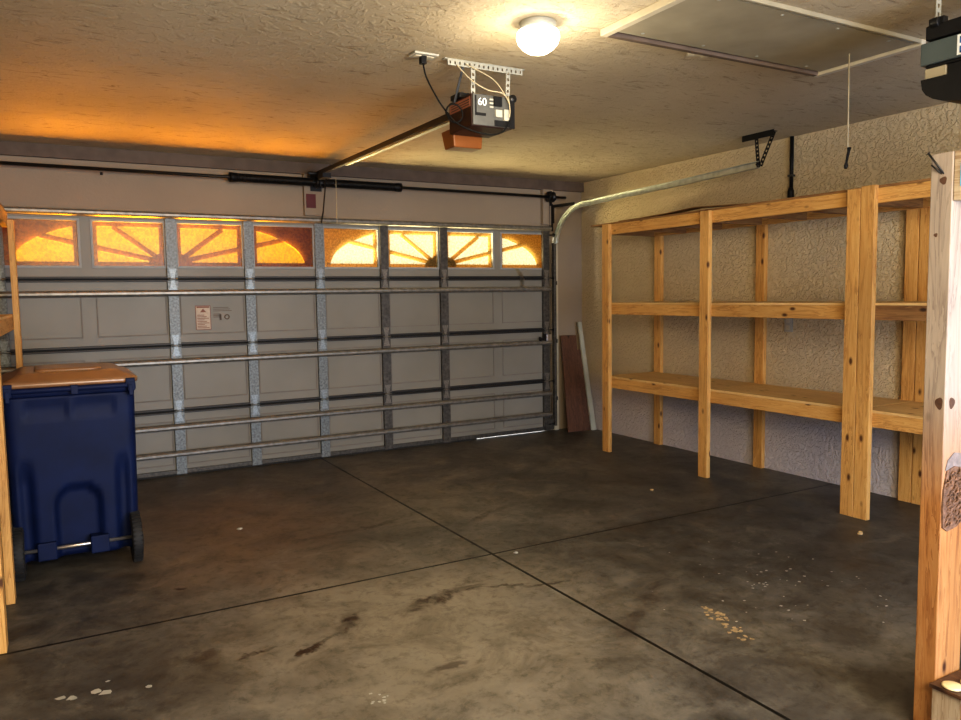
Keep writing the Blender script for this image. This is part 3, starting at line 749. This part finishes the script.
mb = MB(); mb.bar((.67, -3.79, H-.008), (.75, -3.83, H-.008), .022, .014); mb.lathe((.75, -3.825, H-.018), (0, 0, 1), [(0, 0), (.02, 0), (.02, .017), (0, .017)], 12)
solid(mb, 'turn_button', 'cream_trim', 'small cream wooden turn button on the ceiling by the hatch', 'latch', bevel=.002)
# ceiling seam
# conduit + switch
cd = thing('conduit', 'black vertical conduit on the wall above the middle shelving bay', 'conduit', (2.88, -2.635, 2.02))
mb = MB(); mb.tube([(2.882, -2.635, H-.001), (2.882, -2.635, 2.20)], .014, 12); mb.build('pipe', 'black_plastic', cd)
mb = MB(); mb.tube([(2.878, -2.635, 2.22), (2.878, -2.635, 2.19), (2.878, -2.635, 2.09)], .02, 12, True, [.014, .024, .024]); mb.build('fitting', 'black_plastic', cd)
mb = MB(); mb.box(2.862, 2.8995, -2.655, -2.615, 2.30, 2.315); mb.build('clamp', 'galv_dark', cd)
sw = thing('wall_outlet', 'white outlet plate on the wall between the middle and lower shelves', 'outlet', (2.895, -2.62, 1.12))
mb = MB(); mb.box(2.892, 2.8995, -2.66, -2.585, 1.115, 1.235); mb.build('cover_plate', 'white_plastic', sw, .002)
mb = MB(); mb.box(2.889, 2.892, -2.64, -2.605, 1.185, 1.222); mb.box(2.889, 2.892, -2.64, -2.605, 1.13, 1.167); mb.build('socket', 'cream_trim', sw, .001)

# ------------------------------------------------------------------ shelving
def rack(name, label, xf, xb, sgn, post_ys, y0, y1, levels, overhang=(0, 0), hts=None, loc=None, front_posts=None, low_mat='pine_y'):
    """sgn=+1: front faces -x (rack stands at larger x); sgn=-1: front faces +x."""
    r = thing(name, label, 'shelving', loc)
    s = sgn
    def bx(mb, xa, xb_, *rest):
        mb.box(min(xa, xb_), max(xa, xb_), *rest)
    for i, yy in enumerate(front_posts or post_ys):
        mb = MB(); bx(mb, xf, xf+s*.038, yy-.089, yy, 0, (hts[i] if hts else 2.052)); mb.build('front_post', 'pine_z', r, .0025)
    for yy in post_ys:
        mb = MB(); bx(mb, xb-s*.040, xb-s*.002, yy-.088, yy-.001, 0, 2.04); mb.build('back_post', 'pine_z', r, .0025)
    for li, (zt, mt) in enumerate(levels):
        zd = zt - .016
        # front beam, one board per bay
        mb = MB(); bx(mb, xf+s*.0385, xf+s*.0765, y1, y0, zd-.089, zd); mb.build('front_beam', mt, r, .002)
        mb = MB(); bx(mb, xb-s*.0785, xb-s*.0405, y1, y0, zd-.089, zd); mb.build('back_beam', mt, r, .002)
        ys = []; y = y0
        k = max(2, int(round((y0-y1)/.42)))
        for j in range(k+1):
            yc = y0 - .02 - (y0-y1-.04)*j/k
            mb = MB(); bx(mb, xf+s*.077, xb-s*.079, yc-.019, yc+.019, zd-.089, zd); mb.build('cross_joist', 'darkpine_x' if zt > 1.9 else 'pine_x', r)
        # plywood deck sheets
        oh = overhang if li == len(levels)-1 else (0, 0)
        ya, yb_ = y0+oh[0], y1-oh[1]
        L = ya-yb_; m_ = 2 if L > 1.4 else 1
        for j in range(m_):
            a = ya - L*j/m_; bb = ya - L*(j+1)/m_ + .003
            mb = MB(); bx(mb, xf+s*.040, xb-s*.042, bb, a, zd+.0005, zt); mb.build('shelf_board', 'plywood' if zt < 1.9 else 'darkpine_y', r, .001)
    return r
XF = 2.245
rack('storage_shelving', 'three-tier pine shelving nearest the garage door on the right wall', XF, W, 1, [-1.14, -2.325, -3.562], -1.145, -3.65,
     [(.690, 'pine_y'), (1.352, 'pine_y'), (2.060, 'pine_y')], (.22, 0), [2.045, 2.045, 2.052], (2.5, -2.4, 0))
rack('storage_shelving', 'three-tier pine shelving farther from the garage door, mostly behind the foreground post', XF, W, 1, [-3.656, -4.93], -3.658, -5.02,
     [(.690, 'pine_y'), (1.352, 'darkpine_y'), (2.060, 'pine_y')], (0, 0), [2.062, 2.05], (2.5, -4.3, 0))
lrack = rack('storage_shelving', 'pine shelving along the left wall beside the blue waste cart', -2.338, -W+.012, -1, [-.33, -2.36, -2.95], -.335, -3.04,
     [(.690, 'pine_y'), (1.352, 'pine_y'), (2.060, 'pine_y')], (0, 0), [2.0, 2.05, 2.052], (-2.6, -1.7, 0))
_R = Matrix.Rotation(math.radians(-1.35), 4, 'Z'); _P = Vector((-2.33, -2.65, 0)); _L = lrack.location.copy()
lrack.location = _P + _R @ (_L - _P); lrack.rotation_euler = (0, 0, math.radians(-1.35))
# warped board lying on top
mb = MB()
pts = [(2.30, -1.30, 2.0615), (2.30, -1.6, 2.064), (2.30, -1.9, 2.072), (2.30, -2.2, 2.088), (2.31, -2.45, 2.075), (2.31, -2.7, 2.062)]
for a, bb in zip(pts, pts[1:]):
    mb.poly([a, bb, (bb[0]+.10, bb[1], bb[2]), (a[0]+.10, a[1], a[2])], .006, (0, 0, 1))
bmesh.ops.remove_doubles(mb.bm, verts=mb.bm.verts, dist=1e-5)
solid(mb, 'warped_lath', 'darkpine_y', 'thin dark warped board lying on top of the right shelving', 'board')

# foreground rack
fr = thing('storage_shelving', 'foreground pine shelving with doubled post at the right edge of the picture', 'shelving', (.55, -5.8, 0))
FX, FY = .287, -5.235
PW = .068
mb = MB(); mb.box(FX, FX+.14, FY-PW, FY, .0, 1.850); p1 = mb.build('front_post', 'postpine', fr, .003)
for (ax, ay) in ((FX+.5, FY-.09), (FX+.5, FY-1.4), (FX, FY-1.4)):
    mb = MB(); mb.box(ax, ax+.038, ay-.089, ay, 0, 1.69 if ax == FX else 1.85); mb.build('front_post' if ax == FX else 'back_post', 'pine_z', fr, .003)
mb = MB(); mb.box(FX+.002, FX+.040, FY-1.4, FY-PW-.001, 1.700, 1.850); tb = mb.build('top_beam', 'greypine_y', fr, .003)
mb = MB(); mb.box(FX+.0005, FX+.002, FY-.30, FY-PW-.022, 1.742, 1.812); mb.build('blue_film_patch', 'blue_film', tb)
mb = MB(); mb.box(FX+.041, FX+.54, FY-1.4, FY-.15, 1.688, 1.700); mb.build('shelf_board', 'brownply', fr)
mb = MB(); mb.box(FX-.043, FX-.001, FY-1.4, FY-PW-.006, .172, .184); mb.box(FX-.001, FX+.5, FY-1.4, FY-PW-.006, .172, .184); mb.build('shelf_board', 'brownply', fr, .001)
mb = MB(); mb.box(FX-.030, FX-.002, FY-.165, FY-PW-.008, .0, .1715); mb.build('shelf_leg', 'greypine_z', fr, .002)
mb = MB(); mb.box(FX-.030, FX-.002, FY-1.4, FY-.1665, .06, .1715); mb.build('lower_beam', 'pine_y', fr, .002)
# bark patch with torn plastic on the side of the post
mb = MB(); random.seed(3); yp = FY-PW
ring = [(FX+.004, .68), (FX+.03, .665), (FX+.08, .672), (FX+.125, .70), (FX+.13, .80), (FX+.12, .86), (FX+.06, .872), (FX+.02, .862), (FX+.003, .80), (FX+.0005, .74)]
mb.poly([(x, yp+.001, z) for x, z in ring], -.006)
for k in range(150):
    x = FX+.008+random.random()*.105; z = .675+random.random()*.175
    a = random.uniform(.5, 1.15); L = random.uniform(.015, .035)
    mb.tube(spline([(x, yp-.002, z), (x+L*.4*math.cos(a), yp-random.uniform(.006, .014), z+L*.5*math.sin(a)), (x+L*math.cos(a), yp-.002, z+L*math.sin(a))], 3), random.uniform(.0018, .004), 5)
mb.build('bark_patch', 'bark', p1)
mb = MB(); mb.poly([(FX+.012, yp-.0015, .862), (FX+.12, yp-.0015, .855), (FX+.128, yp-.0015, .905), (FX+.06, yp-.0015, .915), (FX+.025, yp-.0015, .895)], -.001); mb.build('plastic_scrap', 'plastic_scrap', p1)
mb = MB(); mb.tube([(FX+.002, FY-.040, 1.785), (FX-.022, FY-.004, 1.850)], .0030, 8); mb.lathe((FX-.022, FY-.004, 1.850), (-.36, .6, .72), [(0, 0), (.007, 0), (.007, .002), (0, .002)], 12); mb.build('nail', 'black_metal', p1)
mb = MB(); mb.tube([(FX+.002, FY-.034, 1.785), (FX-.016, FY-.010, 1.815)], .0024, 8); mb.build('nail', 'black_metal', p1)
def knot(c, axis, rx, rz):
    mb = MB(); n = 18
    for rr_, off in ((1.0, .0004), (.62, .0008)):
        pts = []
        for k in range(n):
            a = 2*math.pi*k/n; w_ = rr_*(1+.12*math.sin(3*a+1)); d = Vector((0, rx*w_*math.cos(a), rz*w_*math.sin(a))) if axis == 'x' else Vector((rx*w_*math.cos(a), 0, rz*w_*math.sin(a)))
            pts.append(Vector(c) + d + (Vector((-off, 0, 0)) if axis == 'x' else Vector((0, -off, 0))))
        mb.bm.faces.new([mb.bm.verts.new(p) for p in pts])
    mb.build('knot', 'knot', p1)
knot((FX, FY-.040, 1.765), 'x', .011, .012)
knot((FX, FY-.050, 1.075), 'x', .012, .019)
knot((FX+.038, yp, 1.075), 'y', .016, .018)
knot((FX, FY-.022, 1.60), 'x', .006, .006)
for (x, y, lab) in ((FX-.010, FY-.128, 'round cream disc at the front of the low brown shelf by the post'), (FX+.055, FY-.150, 'round cream disc farther back on the low brown shelf')):
    mb = MB(); mb.lathe((x, y, .185), (0, 0, 1), [(0, 0), (.026, 0), (.030, .003), (.030, .007), (.026, .009), (0, .010)], 28)
    solid(mb, 'cream_disc', 'disc_cream', lab, 'disc')

# ------------------------------------------------------------------ leaning boards in the corner
def lean(name, mat, label, tl, trr, bl, br, th=.014):
    mb = MB(); mb.poly([bl, br, trr, tl], th, (0, 1, .12))
    return solid(mb, name, mat, label, 'board')
lean('plank', 'plank_brown', 'taller dark brown plank leaning in the corner beside the door track', (2.565, -.06, 1.0), (2.755, -.06, .998), (2.545, -.20, .0), (2.745, -.20, .0))
lean('plank', 'plank_brown', 'shorter dark brown plank leaning just right of the taller one', (2.757, -.075, .845), (2.805, -.075, .845), (2.75, -.20, 0), (2.86, -.20, 0))
lean('wood_strip', 'pale_strip', 'narrow pale grey-green strip leaning in the corner by the planks', (2.785, -.055, 1.135), (2.83, -.055, 1.135), (2.825, -.235, 0), (2.885, -.235, 0), .02)

# ------------------------------------------------------------------ waste cart
bx_, by_ = -2.040, -1.78
bn = thing('waste_cart', 'dark blue two-wheeled waste cart with closed lid', 'waste bin', (bx_, by_, 0))
def rrect(cx, cy, hx, hy, r, z, seg=6):
    out = []
    for (sx, sy, a0) in ((1, 1, 0), (-1, 1, 90), (-1, -1, 180), (1, -1, 270)):
        for k in range(seg+1):
            a = math.radians(a0 + 90*k/seg); out.append((cx+sx*(hx-r)+r*math.cos(a), cy+sy*(hy-r)+r*math.sin(a), z))
    return out
def loft(mb, rings, cap0=True, cap1=True, smooth=True):
    R0 = [[mb.bm.verts.new(p) for p in r] for r in rings]
    for A, B in zip(R0, R0[1:]):
        n = len(A)
        for k in range(n):
            f = mb.bm.faces.new((A[k], A[(k+1) % n], B[(k+1) % n], B[k])); f.smooth = smooth
    if cap0: mb.bm.faces.new(R0[0][::-1])
    if cap1: mb.bm.faces.new(R0[-1])
# body with handle side facing -y. dense grid so the rear face can be recessed
mb = MB()
nz_, seg = 34, 6
def ring_body(t):
    z = .075 + (.955-.075)*t
    hx = .298 + .012*t; hy0 = .30 + .03*t
    cyy = by_ + .0
    return z, hx, hy0
rings = []
for i in range(nz_+1):
    t = i/nz_; z, hx, hy = ring_body(t)
    pts = []
    r = .055
    nx = 36
    # rear face (−y) from -x to +x, sampled
    for k in range(nx+1):
        x = -hx + r + (2*hx-2*r)*k/nx; y = -hy
        u = x/hx
        d = 0.
        # lower centre arch recess
        if z < .46:
            wa = .115 if z < .36 else .115*math.sqrt(max(0, 1-((z-.36)/.10)**2))
            if abs(x-.01) < wa: d = max(d, .045*min(1, (wa-abs(x-.01))/.02))
        # upper shallow panels
        if .845 < z < .925:
            for (pa, pb) in ((-.225, -.015), (.005, .205)):
                if pa < x < pb: d = max(d, .012*min(1, min(x-pa, pb-x)/.008))
        # lower side cut-ins for the wheels
        if z < .62 and abs(u) > .62:
            q = min(1, (abs(u)-.62)/.10)*min(1, (.62-z)/.12); d = max(d, .035*q)
        pts.append((x, y+d, z))
    cr = lambda cx, cy, a0: [(cx + r*math.cos(math.radians(a0+90*k/seg)), cy + r*math.sin(math.radians(a0+90*k/seg)), z) for k in range(1, seg)]
    d0 = pts[0][1]+hy
    pts += cr(hx-r, -hy+r, 270) + [(hx, -hy+r, z), (hx, hy-r, z)] + cr(hx-r, hy-r, 0) + [(hx-r, hy, z), (-hx+r, hy, z)] + cr(-hx+r, hy-r, 90) + [(-hx, hy-r, z), (-hx, -hy+r, z)] + cr(-hx+r, -hy+r, 180)
    rings.append([(bx_+p[0], by_+p[1], p[2]) for p in pts])
loft(mb, rings)
mb.build('cart_body', 'bin_blue', bn)
# rim
mb = MB(); loft(mb, [rrect(bx_, by_, .306, .336, .055, .945), rrect(bx_, by_, .318, .352, .06, .955), rrect(bx_, by_, .318, .352, .06, .985), rrect(bx_, by_, .306, .34, .055, .995)]); mb.build('rim', 'bin_blue', bn)
# lid: domed
mb = MB(); lr = []
for (g, z) in ((.012, .997), (.018, 1.003), (.018, 1.022), (0.0, 1.032), (-.03, 1.040), (-.06, 1.058), (-.075, 1.064), (-.11, 1.067)):
    lr.append(rrect(bx_, by_+.0, .310+g, .345+g, max(.03, .06+g*.3), z))
loft(mb, lr); lid = mb.build('lid', 'bin_lid', bn)
mb = MB(); loft(mb, [rrect(bx_, by_, .165, .20, .05, 1.066), rrect(bx_, by_, .155, .19, .05, 1.076), rrect(bx_, by_, .12, .15, .04, 1.077)]); mb.build('lid_panel', 'bin_lid', lid)
# handle at rear
mb = MB()
mb.tube([(bx_-.27, by_-.375, .985), (bx_+.27, by_-.375, .985)], .014, 12)
for sx in (-.30, -.0, .27): mb.box(bx_+sx-.0, bx_+sx+.035, by_-.39, by_-.33, .955, 1.003)
mb.build('handle', 'bin_blue', bn, .003)
for sx in (-.305, .262):
    mb = MB(); mb.box(bx_+sx, bx_+sx+.045, by_-.385, by_-.335, .985, 1.022); mb.box(bx_+sx+.012, bx_+sx+.033, by_-.395, by_-.36, .93, .99)
    mb.build('lid_hinge', 'bin_blue', bn, .004)
AZ, AY = .136, -2.085
mb = MB(); mb.tube([(bx_-.285, AY, AZ), (bx_+.285, AY, AZ)], .010, 12); mb.build('axle', 'steel', bn)
for sx in (-.15, .10):
    mb = MB(); mb.box(bx_+sx-.045, bx_+sx+.045, AY-.022, AY+.05, AZ-.055, AZ+.04); mb.build('axle_bracket', 'bin_blue', bn, .006)
for sx in (-1, 1):
    mb = MB(); x0 = bx_ + sx*.250
    mb.lathe((x0, AY, AZ), (sx, 0, 0), [(.098, 0), (.130, .004), (.136, .014), (.136, .040), (.130, .052), (.098, .056), (.098, 0)], 40)
    for k in range(36):
        a = 2*math.pi*k/36; M_ = Matrix.Translation((x0+sx*.028, AY, AZ)) @ Matrix.Rotation(a, 4, 'X')
        mb.box(-.022, .022, -.005, .005,   .133, .138, M_)
    wh = mb.build('wheel', 'tyre', bn)
    mb = MB(); mb.lathe((x0, AY, AZ), (sx, 0, 0), [(0, .008), (.03, .006), (.035, .018), (.090, .018), (.099, .004), (.099, .052), (.090, .040), (.035, .040), (.03, .056), (0, .058)], 32); mb.build('wheel_hub', 'wheel_hub', wh)

# ------------------------------------------------------------------ bits on the floor
def chip(x, y, r, mat, label, nm='wood_chip', h=.006, n=7):
    mb = MB(); random.seed(int(abs(x*1000+y*77)))
    ring = [(x + r*random.uniform(.6, 1.2)*math.cos(2*math.pi*k/n), y + r*random.uniform(.5, 1.0)*math.sin(2*math.pi*k/n)) for k in range(n)]
    a = [mb.bm.verts.new((p[0], p[1], .0006)) for p in ring]; b2 = [mb.bm.verts.new((x+(p[0]-x)*.8, y+(p[1]-y)*.8, h)) for p in ring]
    c_ = mb.bm.verts.new((x, y, h*1.25))
    mb.bm.faces.new(a[::-1])
    for k in range(n): mb.bm.faces.new((a[k], a[(k+1) % n], b2[(k+1) % n], b2[k])); mb.bm.faces.new((b2[k], b2[(k+1) % n], c_))
    solid(mb, nm, mat, label, 'debris')
chip(1.973, -3.892, .020, 'nut_tan', 'tan nut shell on the floor near the doubled shelving post', 'nut_shell', .016)
chip(1.654, -2.458, .016, 'nut_tan', 'tiny pale chip on the floor in front of the middle shelving bay')
chip(.079, -3.101, .016, 'paint_white', 'pale chip on the floor beside the crossing of the joints')
chip(-1.143, -1.803, .022, 'paint_white', 'pale chip on the floor between the waste cart and the joint')
def specks(name, cx, cy, sx, sy, n, r0, r1, mat, label, seed):
    random.seed(seed); mb = MB()
    for _ in range(n):
        x = random.gauss(cx, sx); y = random.gauss(cy, sy); r = random.uniform(r0, r1); m_ = 7
        mb.bm.faces.new([mb.bm.verts.new((x+r*random.uniform(.5, 1.2)*math.cos(2*math.pi*k/m_), y+r*random.uniform(.4, 1.)*math.sin(2*math.pi*k/m_), .0008+.00001*_)) for k in range(m_)])
    o = mb.build(name, mat); tag(o, label, 'paint specks', None, 'stuff')
specks('paint_specks', .98, -4.22, .26, .26, 60, .003, .010, 'paint_white', 'scattered white paint specks on the dark floor at the right', 5)
specks('paint_specks', -2.04, -3.62, .09, .04, 7, .008, .026, 'paint_white', 'white paint spots on the floor at the lower left', 8)
specks('paint_specks', -1.175, -4.185, .025, .02, 12, .004, .009, 'paint_white', 'small cluster of white paint specks at the bottom centre', 9)
random.seed(12); mb = MB()
for k in range(42):
    t = random.random(); x = .41 - .10*t + random.gauss(0, .022); y = -4.21 - .31*t + random.gauss(0, .018); r = random.uniform(.004, .016)
    mb.bm.faces.new([mb.bm.verts.new((x+r*random.uniform(.4, 1.3)*math.cos(2*math.pi*j/7), y+r*random.uniform(.4, 1.3)*math.sin(2*math.pi*j/7), .0009+.00001*k)) for j in range(7)])
tag(mb.build('dried_glue', 'stain_tan'), 'tan patch of dried glue on the floor right of the long joint', 'stain', None, 'stuff')

# ------------------------------------------------------------------ lights
def area(name, loc, rot, sx, sy, power, col):
    l = bpy.data.lights.new(name, 'AREA'); l.shape = 'RECTANGLE'; l.size = sx; l.size_y = sy; l.energy = power; l.color = col
    o = bpy.data.objects.new(name, l); C.objects.link(o); o.location = loc; o.rotation_euler = rot; return o
area('sky_left', (-1.25, 1.3, 2.6), (-math.pi/2, 0, 0), 3.2, 4.2, 34, (1, .93, .85))
area('sky_right', (1.95, 1.3, 2.6), (-math.pi/2, 0, 0), 3.2, 4.2, 240, (1, .97, .92))
area('driveway_bounce_left', (-1.35, 3.6, .05), (math.pi, 0, 0), 2.9, 6.6, 6500, (1, .97, .9))
area('driveway_bounce_right', (1.45, 3.6, .05), (math.pi, 0, 0), 2.9, 6.6, 1500, (1, .95, .85))
area('doorway_daylight', (.4, YB-.3, 1.1), (math.pi/2, 0, 0), 1.9, 2.0, 190, (.42, .62, 1.0))
area('rear_warm_fill', (-1.4, -7.9, 2.2), (math.radians(84), 0, math.radians(-26)), 2.6, .6, 165, (1, .84, .58))  # added warm fill behind the camera, no known lamp there
area('rear_ceiling_fill', (-.3, -7.5, 1.2), (math.radians(125), 0, 0), 2.4, .5, 75, (1, .82, .55))  # added unseen fill aimed up to brighten the ceiling
pl = bpy.data.lights.new('bulb', 'POINT'); pl.energy = 15; pl.color = (1, .86, .62); pl.shadow_soft_size = .06
po = bpy.data.objects.new('bulb', pl); C.objects.link(po); po.location = (LX, LY, H-.30)

w = bpy.data.worlds.new('World'); scene.world = w; w.use_nodes = True
bg = w.node_tree.nodes.get('Background') or w.node_tree.nodes.new('ShaderNodeBackground')
bg.inputs[0].default_value = (.75, .86, 1, 1); bg.inputs[1].default_value = 1.2

# ------------------------------------------------------------------ camera (solved from the photograph)
f, yaw, pit, roll = 772.43, .5142, .0836, -.0152
fw = Vector((math.sin(yaw)*math.cos(pit), math.cos(yaw)*math.cos(pit), -math.sin(pit)))
r = Vector((math.cos(yaw), -math.sin(yaw), 0)); u = r.cross(fw)
r2 = r*math.cos(roll) + u*math.sin(roll); u2 = -r*math.sin(roll) + u*math.cos(roll)
M_ = Matrix((r2, u2, -fw)).transposed().to_4x4(); M_.translation = (-2.1456, -6.6702, 1.4348)
cam = bpy.data.cameras.new('camera'); co = bpy.data.objects.new('camera', cam); C.objects.link(co)
co.matrix_world = M_; cam.sensor_width = 36; cam.lens = f*36/961; cam.clip_start = .05
scene.camera = co
scene.view_settings.view_transform = 'Standard'
scene.view_settings.look = 'Medium High Contrast'
scene.view_settings.exposure = 0.0
for o in bpy.data.objects:
    if '_w' in o: del o['_w']
